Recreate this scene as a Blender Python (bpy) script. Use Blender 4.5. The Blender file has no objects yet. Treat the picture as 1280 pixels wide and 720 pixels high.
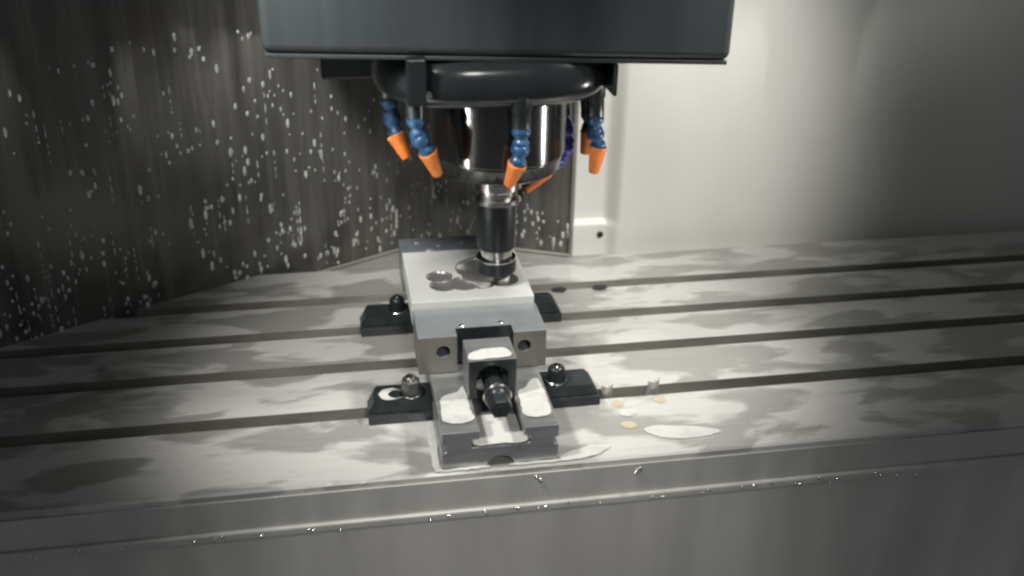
import bpy, bmesh, math, random
from mathutils import Vector, Matrix, noise
R = math.radians
random.seed(7)
sc = bpy.context.scene
COL = sc.collection

# ------------------------------------------------------------------ camera
cam_d = bpy.data.cameras.new('camera'); cam = bpy.data.objects.new('camera', cam_d); COL.objects.link(cam)
cam_d.sensor_width = 36.0; cam_d.lens = 36.12; cam_d.clip_start = 0.02; cam_d.clip_end = 50
yaw, pit, rol = R(10.318), R(26.0), R(0.984)
fwd = Vector((math.sin(yaw)*math.cos(pit), math.cos(yaw)*math.cos(pit), -math.sin(pit)))
rgt = Vector((math.cos(yaw), -math.sin(yaw), 0)); upv = rgt.cross(fwd)
r2 = math.cos(rol)*rgt + math.sin(rol)*upv; u2 = -math.sin(rol)*rgt + math.cos(rol)*upv
m = Matrix((r2, u2, -fwd)).transposed().to_4x4(); m.translation = Vector((-0.1108, -1.0890, 0.7966))
cam.matrix_world = m
cam_d.dof.use_dof = True; cam_d.dof.focus_distance = 1.46; cam_d.dof.aperture_fstop = 3.2
sc.camera = cam

# ------------------------------------------------------------------ world, lamps, exposure
w = bpy.data.worlds.new('World'); sc.world = w; w.use_nodes = True
bg = w.node_tree.nodes['Background']; bg.inputs[0].default_value = (0.92, 0.96, 1.0, 1); bg.inputs[1].default_value = 0.10
AX0, AY0 = 0.1155, 0.29
def spot(name, loc, target, power, cone, blend, radius, col=(1.0, 0.985, 0.94)):
    d = bpy.data.lights.new(name, 'SPOT'); o = bpy.data.objects.new(name, d); COL.objects.link(o)
    d.energy = power; d.spot_size = R(cone); d.spot_blend = blend; d.shadow_soft_size = radius; d.color = col
    o.location = loc; o.rotation_euler = (Vector(target)-Vector(loc)).to_track_quat('-Z', 'Y').to_euler()
    return o
spot('work_and_fill_lamp', (-0.56, -0.14, 1.15), (0.08, 0.24, 0.02), 60, 45, 0.9, 0.07)
spot('work_and_fill_lamp', (0.86, 0.08, 1.15), (0.20, 0.30, 0.03), 66, 44, 0.9, 0.07)
spot('work_and_fill_lamp', (0.72, -0.40, 1.30), (0.46, 0.70, 0.20), 98, 36, 1.0, 0.10)  # unseen fill added to brighten the enclosure wall
spot('work_and_fill_lamp', (-0.50, -0.35, 1.25), (0.06, 0.76, 0.18), 80, 30, 0.9, 0.08)  # unseen extra spot that lifts the dark splash panel
spot('work_and_fill_lamp', (0.10, -0.95, 1.35), (0.12, 0.15, 0.46), 13, 36, 1.0, 0.12)  # weak unseen fill put in for the spindle head front
spot('work_and_fill_lamp', (0.10, -1.30, 1.00), (0.11, 0.00, -0.07), 44, 34, 1.0, 0.12)  # invented front fill for the apron and cover
def tube(loc, target, power, w_, h_):
    d = bpy.data.lights.new('tube_lamp', 'AREA'); o = bpy.data.objects.new('tube_lamp', d); COL.objects.link(o)
    d.shape = 'RECTANGLE'; d.size = w_; d.size_y = h_; d.energy = power; d.color = (1.0, .97, .92); d.spread = R(18)
    o.location = loc; z = (Vector(loc)-Vector(target)).normalized(); x = Vector((0, 0, 1)).cross(z).normalized(); y = z.cross(x)
    o.rotation_euler = Matrix((x, y, z)).transposed().to_euler()
tube((-0.95, -0.36, 0.055), (AX0, AY0, 0.36), 0.12, .009, .17)
tube((1.28, -0.12, 0.055), (AX0, AY0, 0.36), 0.12, .009, .17)
sc.view_settings.view_transform = 'Standard'; sc.view_settings.look = 'None'
sc.view_settings.exposure = 0.0; sc.view_settings.gamma = 1.0; sc.view_settings.use_curve_mapping = False
sc.render.engine = 'CYCLES'
sc.cycles.use_denoising = True
sc.cycles.max_bounces = 6; sc.cycles.caustics_reflective = False; sc.cycles.caustics_refractive = False
sc.cycles.sample_clamp_indirect = 4.0
sc.cycles.filter_width = 2.5

# ------------------------------------------------------------------ helpers
def tag(o, label=None, cat=None, group=None, kind=None):
    if label: o['label'] = label
    if cat: o['category'] = cat
    if group: o['group'] = group
    if kind: o['kind'] = kind
    return o
def empty(name, loc=(0, 0, 0)):
    o = bpy.data.objects.new(name, None); COL.objects.link(o); o.location = loc; o.empty_display_size = 0.02
    return o
def build(name, bm, mat, parent=None, smooth=None):
    me = bpy.data.meshes.new(name)
    bmesh.ops.recalc_face_normals(bm, faces=bm.faces)
    bm.to_mesh(me); bm.free()
    for mm in (mat if isinstance(mat, (list, tuple)) else [mat]): me.materials.append(mm)
    if smooth is not None:
        me.polygons.foreach_set('use_smooth', [True]*len(me.polygons))
        me.set_sharp_from_angle(angle=R(smooth))
    o = bpy.data.objects.new(name, me); COL.objects.link(o)
    if parent is not None:
        o.parent = parent
        o.matrix_parent_inverse = Matrix.Translation(-world_loc(parent))
    return o
def world_loc(o):
    v = Vector(o.location)
    if o.parent is not None: return Vector((0, 0, 0)) if o.type == 'MESH' else v
    return v
def box(x0, x1, y0, y1, z0, z1, bev=0.0, seg=2, bm=None):
    own = bm is None
    b = bmesh.new()
    r = bmesh.ops.create_cube(b, size=1)
    for v in b.verts:
        v.co = Vector((x0+(v.co.x+.5)*(x1-x0), y0+(v.co.y+.5)*(y1-y0), z0+(v.co.z+.5)*(z1-z0)))
    if bev: bmesh.ops.bevel(b, geom=list(b.edges), offset=bev, segments=seg, profile=.5, affect='EDGES')
    if own: return b
    merge(bm, b); return bm
def merge(dst, src):
    me = bpy.data.meshes.new('tmp'); src.to_mesh(me); src.free(); dst.from_mesh(me); bpy.data.meshes.remove(me)
def lathe(profile, axis_o, axis_d=(0, 0, 1), seg=64, phase=0.0):
    """profile: list of (radius, distance along axis)."""
    b = bmesh.new(); d = Vector(axis_d).normalized(); o = Vector(axis_o)
    t = Vector((1, 0, 0)) if abs(d.x) < .9 else Vector((0, 1, 0))
    u = (t - d*t.dot(d)).normalized(); v = d.cross(u)
    rings = []
    for r, h in profile:
        if r < 1e-6: rings.append([b.verts.new(o+d*h)])
        else: rings.append([b.verts.new(o+d*h+(u*math.cos(2*math.pi*k/seg+phase)+v*math.sin(2*math.pi*k/seg+phase))*r) for k in range(seg)])
    for a, c in zip(rings, rings[1:]):
        for k in range(seg):
            k2 = (k+1) % seg
            if len(a) == 1 and len(c) == 1: continue
            if len(a) == 1: b.faces.new((a[0], c[k], c[k2]))
            elif len(c) == 1: b.faces.new((a[k], a[k2], c[0]))
            else: b.faces.new((a[k], a[k2], c[k2], c[k]))
    return b
def prism(pts, axis, a0, a1, bev=0.0, seg=2):
    """Polygon pts in the plane normal to axis, extruded from a0 to a1. axis y: pts=(x,z); axis x: pts=(y,z); axis z: pts=(x,y)."""
    b = bmesh.new()
    def P(p, a):
        return {'x': (a, p[0], p[1]), 'y': (p[0], a, p[1]), 'z': (p[0], p[1], a)}[axis]
    A = [b.verts.new(P(p, a0)) for p in pts]; B = [b.verts.new(P(p, a1)) for p in pts]
    n = len(pts)
    b.faces.new(A); b.faces.new(list(reversed(B)))
    for i in range(n): b.faces.new((A[i], A[(i+1) % n], B[(i+1) % n], B[i]))
    bmesh.ops.recalc_face_normals(b, faces=b.faces)
    if bev: bmesh.ops.bevel(b, geom=list(b.edges), offset=bev, segments=seg, profile=.5, affect='EDGES', clamp_overlap=True)
    return b
def smooth_loop(pts, n=6):
    """closed Catmull-Rom through pts"""
    out = []; N = len(pts)
    for i in range(N):
        p0, p1, p2, p3 = [Vector(pts[(i+k-1) % N]) for k in range(4)]
        for j in range(n):
            t = j/n
            out.append(0.5*((2*p1)+(-p0+p2)*t+(2*p0-5*p1+4*p2-p3)*t*t+(-p0+3*p1-3*p2+p3)*t**3))
    return out
def puddle_mesh(pts, z, h=0.0014, n=6, soft=.0035):
    """a flat bead of liquid with an irregular, thinning rim; point attribute film = how thick the liquid is"""
    loop = smooth_loop([(p[0], p[1]) for p in pts], n)
    b = bmesh.new(); lay = b.verts.layers.float.new('film')
    vs = []
    for p in loop:
        q = Vector((p[0]*120, p[1]*120, z*50)); d = .0019*noise.noise(q)
        vs.append(b.verts.new((p[0]+d, p[1]+.0019*noise.noise(q+Vector((9, 3, 1))), z+.0002)))
    f = b.faces.new(vs)
    if f.normal.z < 0: f.normal_flip()
    f.normal_update()
    for th, hh, fl in ((soft*.35, h*.5, .35), (soft*.35, h*.8, .75), (soft*.3, h, 1.0)):
        bmesh.ops.inset_region(b, faces=[f], thickness=th, use_even_offset=False)
        for v in f.verts: v.co.z = z+hh; v[lay] = fl
    bmesh.ops.triangulate(b, faces=[f])
    return b
def boolean(o, cutters):
    for c in cutters:
        md = o.modifiers.new('cut', 'BOOLEAN'); md.operation = 'DIFFERENCE'; md.object = c; md.solver = 'EXACT'
    dg = bpy.context.evaluated_depsgraph_get()
    me = bpy.data.meshes.new_from_object(o.evaluated_get(dg))
    o.modifiers.clear(); old = o.data; o.data = me
    for c in cutters: bpy.data.objects.remove(c)
    return o

# ------------------------------------------------------------------ materials
def mat(name, col, rough=.4, metal=0.0, var=0.12, scale=30, stretch=(1, 1, 1), bump=0.0, bscale=200, rvar=0.1, coat=0.0, spec=.5):
    ma = bpy.data.materials.new(name); ma.use_nodes = True
    nt = ma.node_tree; N = nt.nodes; L = nt.links; p = N['Principled BSDF']
    p.inputs['Metallic'].default_value = metal
    p.inputs['Coat Weight'].default_value = coat; p.inputs['Coat Roughness'].default_value = .08
    p.inputs['Specular IOR Level'].default_value = spec
    tc = N.new('ShaderNodeTexCoord'); mp = N.new('ShaderNodeMapping'); mp.inputs['Scale'].default_value = stretch
    L.new(tc.outputs['Object'], mp.inputs[0])
    nz = N.new('ShaderNodeTexNoise'); nz.inputs['Scale'].default_value = scale; nz.inputs['Detail'].default_value = 6
    L.new(mp.outputs[0], nz.inputs['Vector'])
    rp = N.new('ShaderNodeMapRange'); rp.inputs[1].default_value = .3; rp.inputs[2].default_value = .7
    rp.inputs[3].default_value = 1-var; rp.inputs[4].default_value = 1+var
    L.new(nz.outputs[0], rp.inputs[0])
    mx = N.new('ShaderNodeVectorMath'); mx.operation = 'SCALE'; mx.inputs[0].default_value = col
    L.new(rp.outputs[0], mx.inputs['Scale']); L.new(mx.outputs[0], p.inputs['Base Color'])
    rr = N.new('ShaderNodeMapRange'); rr.inputs[1].default_value = .3; rr.inputs[2].default_value = .7
    rr.inputs[3].default_value = max(.02, rough-rvar*.5); rr.inputs[4].default_value = rough+rvar*.5
    L.new(nz.outputs[0], rr.inputs[0]); L.new(rr.outputs[0], p.inputs['Roughness'])
    if bump:
        n2 = N.new('ShaderNodeTexNoise'); n2.inputs['Scale'].default_value = bscale; n2.inputs['Detail'].default_value = 3
        L.new(mp.outputs[0], n2.inputs['Vector'])
        bp = N.new('ShaderNodeBump'); bp.inputs['Strength'].default_value = bump; bp.inputs['Distance'].default_value = .001
        L.new(n2.outputs[0], bp.inputs['Height']); L.new(bp.outputs[0], p.inputs['Normal'])
    return ma
def film_mat(name, col, rough):
    """liquid whose thin rim lets the ground show through"""
    ma = mat(name, col, rough, 0, .03, 30, (1, 1, 1), .05, 60, .04)
    N = ma.node_tree.nodes; L = ma.node_tree.links; p = N['Principled BSDF']
    at = N.new('ShaderNodeAttribute'); at.attribute_name = 'film'
    nz = N.new('ShaderNodeTexNoise'); nz.inputs['Scale'].default_value = 45; nz.inputs['Detail'].default_value = 2
    tc = N.new('ShaderNodeTexCoord'); L.new(tc.outputs['Object'], nz.inputs['Vector'])
    m1 = N.new('ShaderNodeMapRange'); m1.inputs[1].default_value = .3; m1.inputs[2].default_value = .7; m1.inputs[3].default_value = .86; m1.inputs[4].default_value = 1.12; L.new(nz.outputs[0], m1.inputs[0])
    mu = N.new('ShaderNodeMath'); mu.operation = 'MULTIPLY'; mu.use_clamp = True; L.new(at.outputs['Fac'], mu.inputs[0]); L.new(m1.outputs[0], mu.inputs[1])
    L.new(mu.outputs[0], p.inputs['Alpha'])
    return ma
def table_mat():
    """ground cast-iron table partly covered by a milky film of coolant"""
    ma = bpy.data.materials.new('wet_table_iron'); ma.use_nodes = True
    nt = ma.node_tree; N = nt.nodes; L = nt.links; p = N['Principled BSDF']
    tc = N.new('ShaderNodeTexCoord'); mp = N.new('ShaderNodeMapping'); mp.inputs['Scale'].default_value = (1.0, 2.6, 1)
    L.new(tc.outputs['Object'], mp.inputs[0])
    nz = N.new('ShaderNodeTexNoise'); nz.inputs['Scale'].default_value = 6; nz.inputs['Detail'].default_value = 4; nz.inputs['Roughness'].default_value = .5; nz.inputs['Distortion'].default_value = .35
    L.new(mp.outputs[0], nz.inputs['Vector'])
    cr = N.new('ShaderNodeValToRGB'); cr.color_ramp.elements[0].position = .455; cr.color_ramp.elements[1].position = .525
    cr.color_ramp.elements[0].color = (0, 0, 0, 1); cr.color_ramp.elements[1].color = (1, 1, 1, 1)
    L.new(nz.outputs[0], cr.inputs[0])
    mp2 = N.new('ShaderNodeMapping'); mp2.inputs['Scale'].default_value = (.15, 6, 1); L.new(tc.outputs['Object'], mp2.inputs[0])
    g = N.new('ShaderNodeTexNoise'); g.inputs['Scale'].default_value = 60; g.inputs['Detail'].default_value = 4; L.new(mp2.outputs[0], g.inputs['Vector'])
    gm = N.new('ShaderNodeMapRange'); gm.inputs[3].default_value = .80; gm.inputs[4].default_value = 1.20; L.new(g.outputs[0], gm.inputs[0])
    mix = N.new('ShaderNodeMix'); mix.data_type = 'RGBA'; mix.inputs['A'].default_value = (.385, .378, .355, 1); mix.inputs['B'].default_value = (.53, .52, .495, 1)
    L.new(cr.outputs[0], mix.inputs['Factor'])
    sc_ = N.new('ShaderNodeVectorMath'); sc_.operation = 'SCALE'; L.new(mix.outputs['Result'], sc_.inputs[0]); L.new(gm.outputs[0], sc_.inputs['Scale'])
    L.new(sc_.outputs[0], p.inputs['Base Color'])
    ro = N.new('ShaderNodeMapRange'); ro.inputs[3].default_value = .32; ro.inputs[4].default_value = .10; L.new(cr.outputs[0], ro.inputs[0])
    L.new(ro.outputs[0], p.inputs['Roughness'])
    me = N.new('ShaderNodeMapRange'); me.inputs[3].default_value = .3; me.inputs[4].default_value = .05; L.new(cr.outputs[0], me.inputs[0])
    L.new(me.outputs[0], p.inputs['Metallic'])
    bp = N.new('ShaderNodeBump'); bp.inputs['Strength'].default_value = .5; bp.inputs['Distance'].default_value = .0008
    L.new(cr.outputs[0], bp.inputs['Height']); L.new(bp.outputs[0], p.inputs['Normal'])
    return ma
M = dict(
    table=table_mat(),
    apron=mat('apron_steel', (.50, .49, .46), .38, .25, .11, 14, (1.6, 1, .5), .15, 60),
    cover=mat('cover_sheet', (.56, .545, .51), .42, .2, .13, 8, (1.6, 1, .2), .1, 30),
    steel=mat('ground_steel', (.40, .41, .405), .33, .7, .16, 60, (.25, 1.5, 1), .12, 300),
    jawblue=mat('blued_steel', (.36, .39, .40), .3, .55, .08, 22),
    jawface=mat('shaded_face_steel', (.20, .19, .168), .45, .45, .1, 40, (1, 1, .3), .08, 250),  # colour darkened to carry the shade on the jaw front
    alu=mat('milled_aluminium', (.66, .665, .64), .5, .05, .04, 25, (1, 1, 1), .05, 300),
    mirror=mat('cut_aluminium', (.70, .69, .665), .2, .82, .06, 60, (1, 1, 1), .5, 75, .06),
    chrome=mat('polished_steel', (.68, .66, .63), .16, 1.0, .05, 50),
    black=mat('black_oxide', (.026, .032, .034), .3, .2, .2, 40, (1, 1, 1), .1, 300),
    darkhole=mat('bore_shade_and_swarf', (.03, .03, .03), .6, .2),
    holder=mat('black_oxide_holder', (.016, .020, .021), .34, .3, .12, 30, (1, 1, 1)),
    head=mat('dark_head_paint_sheen', (.046, .054, .057), .34, .0, .40, 5, (2.4, 1, .08), .05, 12, .16, .0, .6),  # streaks painted into the colour imitate soft vertical reflections
    housing=mat('dark_gloss_paint', (.018, .022, .024), .2, .0, .15, 14, (1, 1, 1), .06, 40, .1, .3),
    nose=mat('spindle_nose_steel', (.080, .079, .077), .15, .85, .15, 20, (1, 1, .1)),
    blue=mat('blue_plastic', (.018, .080, .18), .30, 0, .30, 90, (1, 1, 1), 0, 200, .05, .3),
    violet=mat('violet_blue_plastic', (.035, .035, .38), .28, 0, .1, 60, (1, 1, 1), 0, 200, .05, .3),
    orange=mat('orange_plastic', (.82, .235, .045), .40, 0, .16, 80),
    wall=mat('cream_enclosure_paint', (.73, .72, .67), .42, 0, .05, 5, (1, 1, .5), .04, 30),
    ledge=mat('way_cover_sheet', (.47, .45, .41), .4, .3, .12, 10),
    panel=mat('dark_splash_panel', (.145, .140, .128), .24, .2, .35, 26, (1.6, 1.6, .10), .1, 8, .2),
    milk=film_mat('milky_coolant', (.57, .565, .535), .12),
    amber=film_mat('amber_film', (.50, .435, .29), .15),
    drop=mat('milky_drop', (.72, .72, .69), .1, 0, .35, 45),
    slot=mat('shaded_slot_iron', (.24, .23, .20), .6, .1, .3, 30, (.3, 1, 1)),  # darker colour stands in for the shade inside the slots
    nutsteel=mat('dark_nut_steel', (.20, .20, .19), .28, .8, .12, 60),
    chip=mat('swarf_metal', (.50, .49, .46), .35, .5, .1, 60),
    jawdark=mat('dark_blued_steel', (.25, .29, .315), .32, .4, .12, 22),
    bead=mat('thin_coolant_bead', (.34, .38, .40), .12, .2, .1, 60),
    trim=mat('grey_trim', (.30, .29, .27), .4, .3, .08, 30),
)

# ------------------------------------------------------------------ the setting: enclosure, splash panel, way cover
AX, AY = 0.1155, 0.29            # spindle axis
CORNER = Vector((0.072, 0.819)); RIGHT_END = Vector((0.331, 0.7035)); LEFT_DIR = (Vector((-0.0961, 0.7253))-CORNER).normalized()
LEFT_END = CORNER + LEFT_DIR*1.45
def vert_plate(p, q, z0, z1, th, bev=0.0015):
    d = (q-p).normalized(); n = Vector((-d.y, d.x))
    if n.y < 0: n = -n
    b = bmesh.new()
    pts = [p, q, q+n*th, p+n*th]
    A = [b.verts.new((a.x, a.y, z0)) for a in pts]; B = [b.verts.new((a.x, a.y, z1)) for a in pts]
    b.faces.new(A); b.faces.new(B)
    for i in range(4): b.faces.new((A[i], A[(i+1) % 4], B[(i+1) % 4], B[i]))
    bmesh.ops.recalc_face_normals(b, faces=b.faces)
    if bev: bmesh.ops.bevel(b, geom=list(b.edges), offset=bev, segments=1, affect='EDGES')
    return b
sp = tag(empty('splash_panel', (CORNER.x, CORNER.y, -.03)), 'dark glossy splash panel with a corner fold, speckled with coolant drops', 'panel')
build('panel_sheet', vert_plate(LEFT_END, CORNER-LEFT_DIR*0+Vector((0, 0)), -.03, 1.0, .006), M['panel'], sp)
build('panel_sheet', vert_plate(CORNER+(RIGHT_END-CORNER).normalized()*.002, RIGHT_END, -.03, 1.0, .006), M['panel'], sp)
dB = (RIGHT_END-CORNER).normalized()
build('edge_trim', vert_plate(RIGHT_END-dB*.004-Vector((-dB.y, dB.x))*.004, RIGHT_END+dB*.003-Vector((-dB.y, dB.x))*.004, -.03, 1.0, .012, .001), M['trim'], sp)
# rubber-like bright seal running along the foot of the panel
def foot(p, q):
    d = (q-p).normalized(); n = Vector((d.y, -d.x))
    if n.y > 0: n = -n
    return vert_plate(p+n*.007, q+n*.007, -.0295, -.0245, .006, .0015)
build('foot_seal', foot(LEFT_END, CORNER), M['ledge'], sp)
build('foot_seal', foot(CORNER, RIGHT_END), M['ledge'], sp)

wc = tag(build('way_cover', box(-2.0, 2.2, .600, 1.3, -.045, -.031, .002), M['ledge']), 'pale sheet metal way cover lying behind the machine table', 'cover')

wl = tag(empty('enclosure_wall', (.7, .70, -.03)), kind='structure')
# left bay (x .331-.405), soft vertical fold, then the wide bay stepping forward a little
prof = [(.334, .712), (.36, .712)]
for i in range(13):
    t = i/12; prof.append((.392+.034*t, .712-.022*(3*t*t-2*t**3)))
prof += [(.60, .690), (.61, .692), (.62, .690), (2.0, .690)]
zs = [-.03, .0, .030]+[.030+.016*k/10 for k in range(1, 11)]+[.06, .3, 1.0]
def wall_y(x, y, z):
    t = min(1, max(0, (z-.030)/.016)); st = 1-(3*t*t-2*t**3)          # the foot of the narrow bay stands proud
    side = min(1, max(0, (.424-x)/.03))
    return y-.010*st*side
b = bmesh.new(); G = []
for z in zs: G.append([b.verts.new((x, wall_y(x, y, z-.004*math.sin((x-.334)/.07*3.1) if x < .40 else z), z)) for x, y in prof])
for r0, r1 in zip(G, G[1:]):
    for i in range(len(prof)-1): b.faces.new((r0[i], r0[i+1], r1[i+1], r1[i]))
bk = [[b.verts.new((x, .735, z)) for x in (prof[0][0], prof[-1][0])] for z in (-.03, 1.0)]
b.faces.new((bk[0][0], bk[0][1], bk[1][1], bk[1][0])); b.faces.new([bk[1][0], bk[1][1]]+list(reversed(G[-1]))); b.faces.new([bk[0][1], bk[0][0]]+G[0])
b.faces.new([bk[0][0], bk[1][0]]+[g[0] for g in reversed(G)]); b.faces.new([bk[1][1], bk[0][1]]+[g[-1] for g in G])
build('wall_sheet', b, M['wall'], wl, 60)
build('bolt_hole', lathe([(0, 0), (.0062, 0), (.0062, .003), (.0048, .004), (.004, .004), (.004, .0005), (0, .0005)], (.388, .7025, .014), (0, -1, 0), 24), M['darkhole'], wl, 30)

# ------------------------------------------------------------------ machine table with T-slots
TX0, TX1 = -1.25, 1.65
mt = tag(empty('machine_table', (0.1, .31, -.075)), 'wet grey machine table with four long slots under the vise', 'machine table')
slots = [.151, .281, .397, .511]; sw = .0138
pr = [(-.008, -.055), (-.008, -.003), (-.005, 0)]
for y in slots:
    pr += [(y-sw, 0), (y-sw, -.018), (y-sw-.009, -.018), (y-sw-.009, -.032), (y+sw+.009, -.032), (y+sw+.009, -.018), (y+sw, -.018), (y+sw, 0)]
pr += [(.634, 0), (.637, -.003), (.637, -.055)]
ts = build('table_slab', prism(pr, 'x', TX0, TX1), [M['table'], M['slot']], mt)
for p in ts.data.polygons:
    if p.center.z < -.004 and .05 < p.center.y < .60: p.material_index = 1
build('front_lip', box(TX0, TX1, -.016, .30, -.070, -.0555, .004, 3), M['apron'], mt)
build('apron_skirt', box(TX0, TX1, -.0105, -.0085, -.0553, -.010, .0006, 1), M['apron'], mt)
fc = tag(build('front_cover', box(-1.3, 1.7, .012, .05, -.60, -.075, .003), M['cover']), 'dull grey sheet cover below the front lip of the table', 'cover')

# ------------------------------------------------------------------ vise
ZB = .056
vz = tag(empty('machine_vise', (.0765, .25, 0)), 'grey steel machine vise bolted to the slotted table', 'vise')
bp_ = [(0, 0), (.058, 0), (.061, .008), (.066, .013), (.0765, .015), (.087, .013), (.092, .008), (.095, 0), (.153, 0), (.153, .026), (.147, .026), (.147, .037), (.153, .037), (.153, ZB), (.107, ZB), (.107, .043), (.115, .043), (.115, .031),
       (.039, .031), (.039, .043), (.049, .043), (.049, ZB), (0, ZB), (0, .037), (.006, .037), (.006, .026), (0, .026)]
build('vise_base', prism(bp_, 'y', 0, .50, .0012, 2), M['steel'], vz)
# movable jaw: block with a central recess open to the front, two bolt bores
JY0, JY1, ZJ = .149, .2335, .1147
jaw = build('movable_jaw', box(-.0155, .1652, JY0, JY1, ZB+.0005, ZJ, .0012, 2), M['jawface'], vz)
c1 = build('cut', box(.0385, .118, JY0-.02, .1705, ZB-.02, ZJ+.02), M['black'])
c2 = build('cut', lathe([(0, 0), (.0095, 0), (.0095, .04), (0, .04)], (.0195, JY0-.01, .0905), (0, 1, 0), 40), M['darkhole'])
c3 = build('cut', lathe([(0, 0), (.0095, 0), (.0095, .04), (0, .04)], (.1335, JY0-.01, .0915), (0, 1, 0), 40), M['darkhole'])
boolean(jaw, [c1, c2, c3])
jm = jaw.data; jm.materials.clear()
for k in ('jawface', 'jawblue', 'black', 'darkhole'): jm.materials.append(M[k])
for p in jm.polygons:
    c = p.center; n = p.normal
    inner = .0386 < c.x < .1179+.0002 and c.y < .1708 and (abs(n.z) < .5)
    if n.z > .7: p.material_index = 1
    elif .038 < c.x < .1185 and JY0+.0002 < c.y < .171 and (abs(n.x) > .5 or c.y > .165): p.material_index = 2  # recess walls coloured near-black in place of their shade
    elif JY0+.002 < c.y < JY0+.032 and (math.hypot(c.x-.0195, c.z-.0905) < .0098 or math.hypot(c.x-.1335, c.z-.0915) < .0098): p.material_index = 3  # bore faces coloured dark, standing for shade in the holes
    else: p.material_index = 0
for x, y in ((.0485, .1765), (.1045, .1795)):
    build('dowel_pin', lathe([(0, .0012), (.0035, .0012), (.0042, .0006), (.0042, -.001), (0, -.001)], (x, y, ZJ), (0, 0, 1), 24), M['chrome'], vz, 30)
# fixed jaw behind the workpiece
build('fixed_jaw', prism([(.4145, ZB+.0005), (.4145, .1155), (.4160, .1170), (.490, .1170), (.4915, .1155), (.4915, ZB+.0005)], 'x', -.0170, .1660, .0008, 1), M['jawdark'], vz)
# packing under the workpiece
for xx in (.012, .128):
    build('parallel_bar', box(xx, xx+.012, .236, .412, ZB+.0005, .0895, .0006, 1), M['steel'], vz)
# nut block on the rails, bore open to the front
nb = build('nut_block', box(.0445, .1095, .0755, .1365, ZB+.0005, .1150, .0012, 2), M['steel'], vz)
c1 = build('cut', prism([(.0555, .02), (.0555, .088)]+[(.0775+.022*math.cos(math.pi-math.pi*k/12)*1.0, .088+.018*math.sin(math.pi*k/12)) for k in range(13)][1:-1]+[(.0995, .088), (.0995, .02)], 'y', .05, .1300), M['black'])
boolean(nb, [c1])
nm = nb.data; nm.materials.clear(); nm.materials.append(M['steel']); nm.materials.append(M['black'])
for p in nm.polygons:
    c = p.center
    if .054 < c.x < .101 and c.y > .0765 and c.z < .108 and abs(p.normal.z) < .98: p.material_index = 1  # opening walls painted black as the shade within
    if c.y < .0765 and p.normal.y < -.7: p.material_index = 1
scw = build('vise_screw', lathe([(0, .10), (.0145, .10), (.0145, .030), (.0120, .029), (.0120, .015), (.0152, .014), (.0152, .004), (.0130, .001), (0, .001)], (.0795, .0405, .0745), (0, 1, 0), 40), M['black'], vz, 40)
build('collar', lathe([(.0135, .007), (.0178, .007), (.0192, .0052), (.0192, .0018), (.0178, 0), (.0135, 0)], (.0795, .0475, .0745), (0, 1, 0), 48), M['chrome'], scw, 30)
build('hex_head', lathe([(.0145, .030), (.0160, .0285), (.0160, .0035), (.0142, .0008), (.0125, 0), (0, 0)], (.0795, .0195, .0725), (0, 1, 0), 6), M['black'], scw)
build('centre_bore', lathe([(.0052, -.0006), (.0062, -.0006), (.0066, .0008), (.0052, .0008)], (.0795, .0195, .0725), (0, 1, 0), 24), M['darkhole'], scw, 30)

# ------------------------------------------------------------------ workpiece with milled pockets
WZ = .1262
wp = build('workpiece', box(-.0162, .1635, .2345, .4138, .090, WZ, .0009, 2), M['alu'])
tag(wp, 'pale aluminium block with a scalloped mirror-bright pocket clamped in the vise', 'workpiece')
def cyl_cut(x, y, r, z):
    zt = WZ-.0022; d = zt-z; RR = (r*r+d*d)/(2*d)                     # dished floor with a short upright wall
    pf = [(0, z)]+[(r*k/8, z+RR-math.sqrt(RR*RR-(r*k/8)**2)) for k in range(1, 9)]+[(r, .2), (0, .2)]
    return build('cut', lathe(pf, (x, y, 0), (0, 0, 1), 48), M['mirror'])
cuts = [cyl_cut(.104, .340, .0445, .1105)]
for x, y, r, z in ((.033, .318, .0205, .1180), (.036, .288, .0215, .1178), (.066, .2895, .0245, .1172), (.0935, .287, .0205, .1180), (.1265, .2965, .0245, .1170)): cuts.append(cyl_cut(x, y, r, z))
boolean(wp, cuts)
bb = bmesh.new(); bb.from_mesh(wp.data); bmesh.ops.remove_doubles(bb, verts=bb.verts, dist=1e-6)
es = [e for e in bb.edges if all(abs(v.co.z-WZ) < 1e-5 and -.012 < v.co.x < .160 and .24 < v.co.y < .410 for v in e.verts) and len(e.link_faces) == 2 and min(abs(f.normal.z) for f in e.link_faces) < .5]
bmesh.ops.bevel(bb, geom=es, offset=.0016, segments=3, profile=.5, affect='EDGES', clamp_overlap=True)
bb.to_mesh(wp.data); bb.free()
wm = wp.data; wm.materials.clear(); wm.materials.append(M['alu']); wm.materials.append(M['mirror'])
for p in wm.polygons:
    c = p.center
    inside = -.012 < c.x < .160 and .24 < c.y < .410
    p.use_smooth = inside and c.z < WZ-.0003
    p.material_index = 1 if (inside and c.z > .1 and (c.z < WZ-.0003 or abs(p.normal.z) < .5)) else 0
# the raised bead left round the deep bore
ring = lathe([(.0440, -.006), (.0440, .0006), (.0450, .0013), (.0462, .0006), (.0462, -.006)], (.104, .340, WZ-.0040), (0, 0, 1), 72)
build('bore_rim', ring, M['mirror'], wp, 40)

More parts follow.
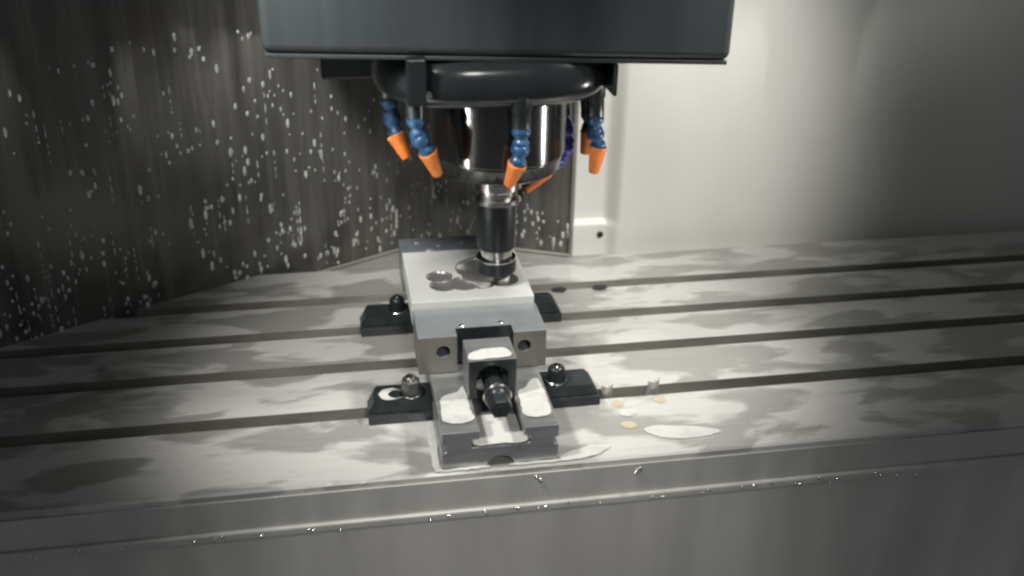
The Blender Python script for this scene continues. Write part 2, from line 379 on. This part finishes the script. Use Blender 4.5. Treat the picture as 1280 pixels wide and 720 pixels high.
# ------------------------------------------------------------------ clamps
def clamp(label, y0, y1, xin, side, dome):
    """toe clamp gripping the side groove of the vise base; side -1 stands on the left of the vise"""
    L_ = .089
    o = tag(empty('toe_clamp', (xin+side*.045, (y0+y1)/2, 0)), label, 'clamp', 'clamps along the sides of the vise')
    xo = xin+side*L_
    pts = [(xin, y0), (xo, y0), (xo, y1-.012), (xo-side*.012, y1), (xin, y1)]
    build('clamp_body', prism(pts, 'z', .0005, .0155, .0014, 2), M['black'], o)
    pts2 = [(xin, y0+.004), (xo-side*.004, y0+.004), (xo-side*.0005, y0+.010), (xo-side*.0005, y1-.0125), (xo-side*.0125, y1-.0005), (xin, y1-.0005)]
    b = prism(pts2, 'z', .0155, .0310, .0, 1)
    for v in b.verts:
        if v.co.z > .03:
            if abs(v.co.x-xo) < .006: v.co.x -= side*.009
            if v.co.y < y0+.011: v.co.y += .003
    bmesh.ops.bevel(b, geom=list(b.edges), offset=.0014, segments=2, affect='EDGES')
    build('clamp_top', b, M['black'], o)
    bx_, by_ = xin+side*.0285, (y0+y1)/2-.002
    build('washer', lathe([(.006, 0), (.0150, 0), (.0158, .0007), (.0158, .0022), (.0150, .003), (.006, .003)], (bx_, by_, .0311), (0, 0, 1), 40), M['chrome'], o, 30)
    if dome:
        nut = build('cap_nut', lathe([(0, .0225), (.005, .0222), (.0098, .0204), (.0120, .0172), (.0126, .014), (.0126, .0045), (.0140, .002), (.0140, 0), (0, 0)], (bx_, by_, .0342), (0, 0, 1), 40), M['holder'], o, 50)
        build('socket', lathe([(.0048, .0012), (.0056, .0012), (.0062, .0002), (.0062, -.002), (.0048, -.002)], (bx_, by_, .0562), (0, 0, 1), 32), M['chrome'], nut, 30)
    else:
        nut = build('hex_nut', lathe([(0, .021), (.0115, .021), (.0134, .0195), (.0134, .0015), (.0122, 0), (0, 0)], (bx_, by_, .0342), (0, 0, 1), 6, .3), M['nutsteel'], o)
        build('stud_end', lathe([(0, .005), (.0066, .005), (.0076, .004), (.0076, -.002), (0, -.002)], (bx_, by_, .0553), (0, 0, 1), 32), M['chrome'], nut, 30)
    return o
clamp('black toe clamp with a bare hex nut and a white coolant crescent on it', .117, .172, .0005, -1, False)
clamp('black toe clamp with a rounded cap nut beside the bright coolant film', .122, .177, .1525, 1, True)
clamp('black toe clamp beside the pocketed block, standing toward the drop-speckled panel, dark nut', .374, .428, .0005, -1, True)
clamp('black toe clamp mostly hidden behind the movable jaw, near the cream wall', .380, .434, .1525, 1, True)

# ------------------------------------------------------------------ tool holder and cutter
th = tag(empty('tool_holder', (AX, AY, .112)), 'black collet tool holder with steel flange and small cutter over the block', 'tool holder')
O0 = (AX, AY, 0)
build('cutter', lathe([(0, .1205), (.0034, .1205), (.0040, .122), (.0040, .150), (0, .150)], O0, (0, 0, 1), 24), M['nutsteel'], th, 30)
nut = build('collet_nut', lathe([(0, .1445), (.0215, .1440), (.0275, .1450), (.0298, .1475), (.0300, .150), (.0300, .1655), (.0290, .1668), (.0245, .1672), (.0235, .1655), (0, .1655)], O0, (0, 0, 1), 72), M['holder'], th, 35)
build('chamfer_ring', lathe([(.0250, .1667), (.0290, .1667), (.0298, .1662), (.0299, .1675), (.0290, .1682), (.0250, .1682)], O0, (0, 0, 1), 72), M['chrome'], nut, 30)
build('collet_neck', lathe([(.0232, .160), (.0232, .1845)], O0, (0, 0, 1), 64), M['chrome'], th, 30)
build('holder_body', lathe([(0, .1835), (.0262, .1835), (.0286, .186), (.0290, .189), (.0290, .2575), (0, .2575)], O0, (0, 0, 1), 72), M['holder'], th, 35)
build('flange', lathe([(0, .2570), (.0330, .2570), (.0356, .2595), (.0356, .2655), (.0310, .2700), (.0310, .2760), (.0356, .2795), (.0356, .2900), (.0320, .2940), (.0320, .3080), (0, .3080)], O0, (0, 0, 1), 72), M['chrome'], th, 30)
build('drive_notch', box(AX+.0285, AX+.0372, AY-.008, AY+.008, .2580, .2870, .0006, 1), M['black'], th)

# ------------------------------------------------------------------ spindle head
sh = tag(empty('spindle_head', (AX, AY, .30)), 'dark painted spindle head with a glossy steel nose hanging over the vise', 'spindle head')
nose = build('spindle_nose', lathe([(0, .3085), (.060, .3085), (.083, .3095), (.0885, .3130), (.0925, .3310), (.0935, .3325), (.0935, .3345), (.0950, .3360), (.0957, .3370), (.0957, .445), (0, .445)], O0, (0, 0, 1), 128), M['nose'], sh, 22)
build('nose_face_ring', lathe([(.050, .3065), (.058, .3060), (.0595, .3070), (.0595, .3090), (.050, .3090)], O0, (0, 0, 1), 96), M['chrome'], nose, 30)
def rounded_block(x0, x1, y0, y1, z0, z1, rv, rb, sv=10, sb=8):
    b = bmesh.new(); bmesh.ops.create_cube(b, size=1)
    for v in b.verts: v.co = Vector((x0+(v.co.x+.5)*(x1-x0), y0+(v.co.y+.5)*(y1-y0), z0+(v.co.z+.5)*(z1-z0)))
    ve = [e for e in b.edges if abs(e.verts[0].co.z-e.verts[1].co.z) > .01]
    bmesh.ops.bevel(b, geom=ve, offset=rv, segments=sv, profile=.5, affect='EDGES')
    be = [e for e in b.edges if all(abs(v.co.z-z0) < 1e-6 for v in e.verts)]
    bmesh.ops.bevel(b, geom=be, offset=rb, segments=sb, profile=.5, affect='EDGES')
    return b
def bulged_ring(cx, cy, hw, hd, rows, ex=3.2, seg=96):
    b = bmesh.new(); G = []
    for z, ins in rows:
        ring = []
        for k in range(seg):
            a = 2*math.pi*k/seg; c, s_ = math.cos(a), math.sin(a)
            ring.append(b.verts.new((cx+math.copysign(abs(c)**(2/ex), c)*(hw-ins), cy+math.copysign(abs(s_)**(2/ex), s_)*(hd-ins), z)))
        G.append(ring)
    for a, c in zip(G, G[1:]):
        for k in range(seg): b.faces.new((a[k], a[(k+1) % seg], c[(k+1) % seg], c[k]))
    b.faces.new(list(reversed(G[0]))); b.faces.new(G[-1])
    return b
rows = [(.4255, .040), (.4260, .030)]
for k in range(0, 15):
    a = R(-75+k*10); rows.append((.4555+(.0290 if a < 0 else .034)*math.sin(a), (.0290 if a < 0 else .020)*(1-math.cos(a))))
rows += [(.4900, .020)]
build('nozzle_housing', bulged_ring(.101, .302, .160, .150, rows, 3.0), M['housing'], sh, 50)
build('head_casing', prism([(-.190, .5067), (-.190, 1.25), (.400, 1.25), (.400, .4823)], 'y', .165, .62, .010, 4), M['head'], sh)
b = prism([(-.187, .5000), (-.187, .5060), (.397, .4820), (.397, .4760)], 'y', .1690, .60, .0015, 2)
build('casing_lip', b, M['head'], sh)
build('rear_casing', box(-.125, .322, .46, .66, .396, .470, .004, 2), M['head'], sh)
build('casing_step', box(.3225, .350, .46, .64, .4085, .470, .002, 2), M['head'], sh)
build('side_bracket', box(.2475, .2525, .172, .26, .4385, .480, .001, 1), M['housing'], sh)
build('mount_block', box(-.0195, .0045, .150, .215, .440, .498, .002, 2), M['housing'], sh)
build('mount_screw', lathe([(0, .004), (.004, .004), (.0055, .002), (.0055, 0), (0, 0)], (.006, .1560, .452), (.3, -1, 0), 20), M['chrome'], sh, 30)

# ------------------------------------------------------------------ coolant hoses
def catmull(pts, n):
    P = [Vector(p) for p in pts]; P = [2*P[0]-P[1]]+P+[2*P[-1]-P[-2]]; out = []
    for i in range(1, len(P)-2):
        for j in range(n):
            t = j/n; a, b, c, d = P[i-1:i+3]
            out.append(.5*((2*b)+(-a+c)*t+(2*a-5*b+4*c-d)*t*t+(-a+3*b-3*c+d)*t**3))
    out.append(P[-2]); return out
def hose(label, fit, links, tip, bm_, links_n=3, r=.0122):
    o = tag(empty('coolant_hose', fit[0]), label, 'coolant hose', 'coolant hoses round the spindle nose')
    f0, f1 = Vector(fit[0]), Vector(fit[1]); ln = (f1-f0).length
    build('fitting', lathe([(0, -.004), (r*1.12, -.004), (r*1.12, ln*.45), (r*1.0, ln*.5), (r*1.0, ln), (0, ln)], f0, f1-f0, 32), M['black'], o, 35)
    path = catmull(links, 24)
    cum = [0]
    for a, c in zip(path, path[1:]): cum.append(cum[-1]+(c-a).length)
    def at(s):
        for i in range(len(path)-1):
            if cum[i+1] >= s: return path[i].lerp(path[i+1], (s-cum[i])/max(1e-9, cum[i+1]-cum[i]))
        return path[-1]
    Lt = cum[-1]; stp = Lt/links_n
    for k in range(links_n):
        a, c = at(k*stp), at((k+1)*stp); d = c-a; l = d.length
        build('link', lathe([(0, -.002), (r*.84, -.001), (r*.98, l*.08), (r*1.02, l*.24), (r*.96, l*.40), (r*.70, l*.54), (r*.64, l*.60), (r*.72, l*.68), (r*.90, l*.82), (r*.90, l*.96), (r*.76, l*1.08), (0, l*1.1)], a, d, 32), M[bm_], o, 60)
    t0, t1 = Vector(tip[0]), Vector(tip[1]); d = t1-t0; l = d.length
    build('nozzle_tip', lathe([(r*.72, .003), (r*.98, -.001), (r*1.04, 0), (r*1.06, l*.06), (r*.98, l*.12), (r*.60, l*.97), (r*.52, l), (r*.34, l), (r*.34, l*.6), (0, l*.6)], t0, d, 32), M['orange'], o, 35)
    return o
hose('blue segmented hose with orange tip at the housing end over the drop-speckled panel',
     ((-.0362, .26, .452), (-.0365, .26, .4225)), [(-.0365, .26, .4225), (-.0352, .258, .405), (-.0325, .254, .388), (-.0295, .249, .3745)], ((-.0300, .249, .3735), (-.0160, .238, .3440)), 'blue', 2)
hose('blue segmented hose under the mount block, its orange tip slanting toward the tool',
     ((-.0070, .19, .450), (-.0077, .19, .4150)), [(-.0077, .19, .4150), (-.0070, .188, .400), (-.0020, .186, .383), (.0075, .186, .3690)], ((.0070, .186, .3690), (.0205, .192, .3350)), 'blue', 2)
hose('blue segmented hose with orange tip hanging in front of the spindle nose',
     ((.1250, .167, .4450), (.1264, .167, .4030)), [(.1264, .167, .4030), (.1262, .165, .387), (.1245, .163, .370), (.1215, .163, .3560)], ((.1215, .163, .3560), (.1120, .172, .3235)), 'blue', 2)
hose('blue segmented hose with bright orange tip under the side bracket, against the cream wall',
     ((.2440, .25, .4400), (.2457, .25, .3910)), [(.2457, .25, .3910), (.2460, .25, .376), (.2475, .25, .360), (.2520, .25, .3460)], ((.2522, .25, .3450), (.2477, .25, .3067)), 'blue', 2)
hose('dark hose with dull orange tip partly hidden behind the hose at the side bracket',
     ((.2540, .345, .4400), (.2620, .35, .372)), [(.2620, .35, .372), (.2640, .35, .356), (.2637, .35, .3375)], ((.2637, .35, .3365), (.2592, .35, .3013)), 'black', 1)
hose('violet blue segmented hose curling behind the spindle nose, orange tip under it',
     ((.2220, .37, .445), (.2265, .372, .368)), [(.2265, .372, .368), (.2340, .37, .3335), (.2372, .37, .3080), (.2260, .364, .2920), (.2020, .350, .2790)], ((.2000, .348, .2775), (.1630, .326, .2560)), 'violet', 4, .0118)

# ------------------------------------------------------------------ coolant
def puddle(label, pts, z, h=.0014, key='milk', name='coolant_puddle', n=6, soft=.0060, group=None):
    return tag(build(name, puddle_mesh(pts, z, h, n, soft), M[key], None, 80), label, 'puddle', group)
puddle('white milky puddle on the vise rail beside the bare hex nut', [(.0060, .026), (.0045, .055), (.0075, .080), (.018, .090), (.032, .096), (.0405, .108), (.0430, .095), (.0430, .07), (.0440, .050), (.0440, .026), (.025, .018)], ZB, .0018)
puddle('white milky puddle on the vise rail beside the rounded cap nut', [(.1115, .026), (.1120, .055), (.1125, .082), (.125, .094), (.136, .112), (.146, .114), (.1485, .090), (.1495, .055), (.1475, .026), (.130, .019)], ZB, .0018)
puddle('white milky coolant lying along the front edge of the nut block top', [(.0465, .0785), (.047, .093), (.056, .099), (.070, .1045), (.085, .106), (.098, .103), (.1045, .090), (.1010, .0800), (.075, .0778)], .1150, .0014)
puddle('white milky coolant lying in the channel between the vise rails', [(.0420, .002), (.0420, .03), (.0430, .065), (.1110, .065), (.1120, .03), (.1120, .002), (.077, .0015)], .031, .0030)
# pool round the front of the vise base
puddle('narrow white coolant pool along the foot of the vise base, under the bare nut clamp', [(-.0010, .108), (-.010, .105), (-.012, .07), (-.012, .03), (-.011, .001), (-.003, -.0055), (.030, -.0060), (.056, -.0050), (.060, -.0012), (.030, -.0010), (-.0008, -.0008), (-.0008, .05)], .0, .0026, n=5)
puddle('thin white coolant strip spreading from the vise foot along the table edge', [(.088, -.0012), (.096, -.0056), (.130, -.0056), (.165, -.0050), (.205, .0015), (.230, .020), (.205, .024), (.180, .016), (.158, .006), (.1542, -.0010), (.12, -.0010)], .0, .0022, n=5)
# crescent on the clamp
cres = []
for k in range(9):
    a = R(50+k*32.5); cres.append((-.0560+.0165*math.cos(a), .1445+.0155*math.sin(a)))
for k in range(7):
    a = R(300-k*40); cres.append((-.0475+.0125*math.cos(a), .1445+.0110*math.sin(a)))
puddle('white coolant crescent on top of the clamp with the bare hex nut', cres, .0310, .0010, n=4, soft=.002)
for i, (x, y, rx, ry, lb) in enumerate(((.2680, .121, .0085, .0085, 'pale amber spot just beyond the cap nut clamp'), (.3310, .1225, .0085, .0085, 'pale amber spot below the curled chip lying farther from the vise'), (.2680, .0655, .0110, .0090, 'larger pale amber spot near the front edge of the table'))):
    puddle(lb, [(x+rx*math.cos(2*math.pi*k/9)*(1+.08*math.sin(k*5)), y+ry*math.sin(2*math.pi*k/9)) for k in range(9)], 0, .0008, 'amber', 'amber_spot', 4, .006, 'amber spots on the table')  # thin flat amber discs laid on the table top
puddle('white coolant blot between the amber spots', [(.262, .098), (.270, .104), (.284, .102), (.288, .093), (.276, .087), (.264, .090)], 0, .0010, soft=.006)
puddle('long white coolant smear beyond the larger amber spot', [(.285, .050), (.300, .058), (.330, .054), (.365, .046), (.390, .032), (.360, .022), (.320, .024), (.295, .036)], 0, .0010, soft=.009)

def chip(label, x, y, h, rot):
    b = bmesh.new(); rows = []
    for j in range(7):
        t = j/6; row = []
        for k in range(11):
            a = R(-20+k*20)+rot+t*.5; r = .0100*(1-.2*t)
            row.append(b.verts.new((x+r*math.cos(a)+.003*t, y+r*math.sin(a)*.8, -.016+(h+.016)*t-(.004*t if k < 3 else 0))))
        rows.append(row)
    for a, c in zip(rows, rows[1:]):
        for k in range(10): b.faces.new((a[k], a[k+1], c[k+1], c[k]))
    o = build('metal_chip', b, M['chip'], None, 60)
    md = o.modifiers.new('thickness', 'SOLIDIFY'); md.thickness = .0008
    return tag(o, label, 'chip', 'curled metal chips in the table slot')
chip('curled metal chip standing in the slot right beside the cap nut clamp', .2560, .1515, .017, 2.6)
chip('curled metal chip standing in the slot away from the clamps', .3275, .1535, .018, 2.9)
for x, lb in ((.262, 'dark wet swarf clump at the slot edge near the hidden clamp'), (.336, 'dark wet swarf clump at the slot edge out in the open')):
    pts = [(x+.014*math.cos(2*math.pi*k/8), .495+.009*math.sin(2*math.pi*k/8)) for k in range(8)]
    tag(build('swarf_clump', puddle_mesh(pts, 0, .003, 4), M['darkhole'], None, 60), lb, 'swarf', 'swarf clumps by the rear slot')

# droplets on the splash panel (too many and too small to count)
b = bmesh.new()
rnd = random.Random(3)
def droplet(bm, c, n, rx, rz, depth):
    """small flattened bead sitting on a vertical plane with normal n"""
    n = Vector((n.x, n.y, 0)).normalized(); t = Vector((-n.y, n.x, 0)); up = Vector((0, 0, 1))
    rings = []
    for f, d in ((1.0, -.0005), (.82, depth*.55), (.45, depth*.92)):
        rings.append([bm.verts.new(c+t*rx*f*math.cos(a)+up*rz*f*math.sin(a)*(1.25 if math.sin(a) < 0 else 1)+n*d) for a in [2*math.pi*k/7 for k in range(7)]])
    top = bm.verts.new(c+n*depth)
    for q, w_ in zip(rings, rings[1:]):
        for k in range(7): bm.faces.new((q[k], q[(k+1) % 7], w_[(k+1) % 7], w_[k]))
    for k in range(7): bm.faces.new((rings[-1][k], rings[-1][(k+1) % 7], top))
def scatter(p, q, count, zmax, smin=0, smax=1):
    d = q-p; n2 = Vector((d.y, -d.x)); n2 = n2 if n2.y < 0 else -n2; n2 = n2.normalized()
    got = 0
    while got < count:
        s = smin+(smax-smin)*rnd.random(); z = -.02+zmax*rnd.random()**1.15
        if noise.noise(Vector((s*d.length*14, z*14, 2.2)))+.25*rnd.random() < .02: continue
        pos = p+d*s; f = rnd.random()
        rx = .0015+.0024*f*f; rz = rx*rnd.uniform(1.0, 2.7)
        droplet(b, Vector((pos.x, pos.y, z)), n2, rx, rz, .0012)
        got += 1
scatter(CORNER, LEFT_END, 620, .46, 0, .75)
def runs(p, q, count, zmax, smax=1):
    d = q-p; n2 = Vector((d.y, -d.x)); n2 = (n2 if n2.y < 0 else -n2).normalized()
    for i in range(count):
        s_ = rnd.random()*smax; z = -.015+zmax*rnd.random(); pos = p+d*s_
        for k in range(rnd.randint(2, 5)):                            # a broken run of beads trickling down
            rz = rnd.uniform(.002, .008)
            droplet(b, Vector((pos.x, pos.y, z)), n2, rnd.uniform(.0007, .0013), rz, .0008)
            z -= rz*2+rnd.uniform(.002, .008)
            if z < -.015: break
runs(CORNER, LEFT_END, 55, .40, .6); runs(CORNER, RIGHT_END, 16, .25)
scatter(CORNER, RIGHT_END, 190, .30)
dr = build('coolant_droplets', b, M['drop'], None, 80)
tag(dr, 'scattered white coolant droplets clinging to the dark splash panel', 'droplets', None, 'stuff')
# beads of coolant on the rear jaw
b = bmesh.new()
def bead(bm, x, y, z, r):
    rings = []
    for f, h in ((1.0, -.0002), (.85, r*.28), (.5, r*.48)):
        rings.append([bm.verts.new((x+r*f*1.3*math.cos(a), y+r*f*math.sin(a), z+h)) for a in [2*math.pi*k/8 for k in range(8)]])
    t = bm.verts.new((x, y, z+r*.55))
    for q, w_ in zip(rings, rings[1:]):
        for k in range(8): bm.faces.new((q[k], q[(k+1) % 8], w_[(k+1) % 8], w_[k]))
    for k in range(8): bm.faces.new((rings[-1][k], rings[-1][(k+1) % 8], t))
for x, y, r in ((.012, .470, .0042), (.030, .437, .0060), (.046, .455, .0030), (.084, .462, .0034), (.150, .450, .003)): bead(b, x, y, .1170, r)
bd = build('coolant_beads', b, M['bead'], None, 80)
tag(bd, 'few pale coolant beads lying on the rear jaw top', 'droplets', None, 'stuff')
# drips on the front lip and apron of the table
b = bmesh.new(); n2 = Vector((0, -1))
for i in range(46):
    x = rnd.uniform(-.55, .95); droplet(b, Vector((x, -.0162, -.0625+rnd.uniform(-.006, .004))), n2, rnd.uniform(.0012, .0032), rnd.uniform(.0012, .0030), .0016)
for cx, cz in ((.124, -.020), (.262, -.018)):
    for k in range(5): droplet(b, Vector((cx+rnd.uniform(-.007, .007), -.0108, cz+rnd.uniform(-.006, .006))), n2, .0024, .0028, .0026)
dp = build('coolant_drips', b, M['chrome'], None, 80)
tag(dp, 'bright coolant drips beading along the front lip of the table', 'drips', None, 'stuff')
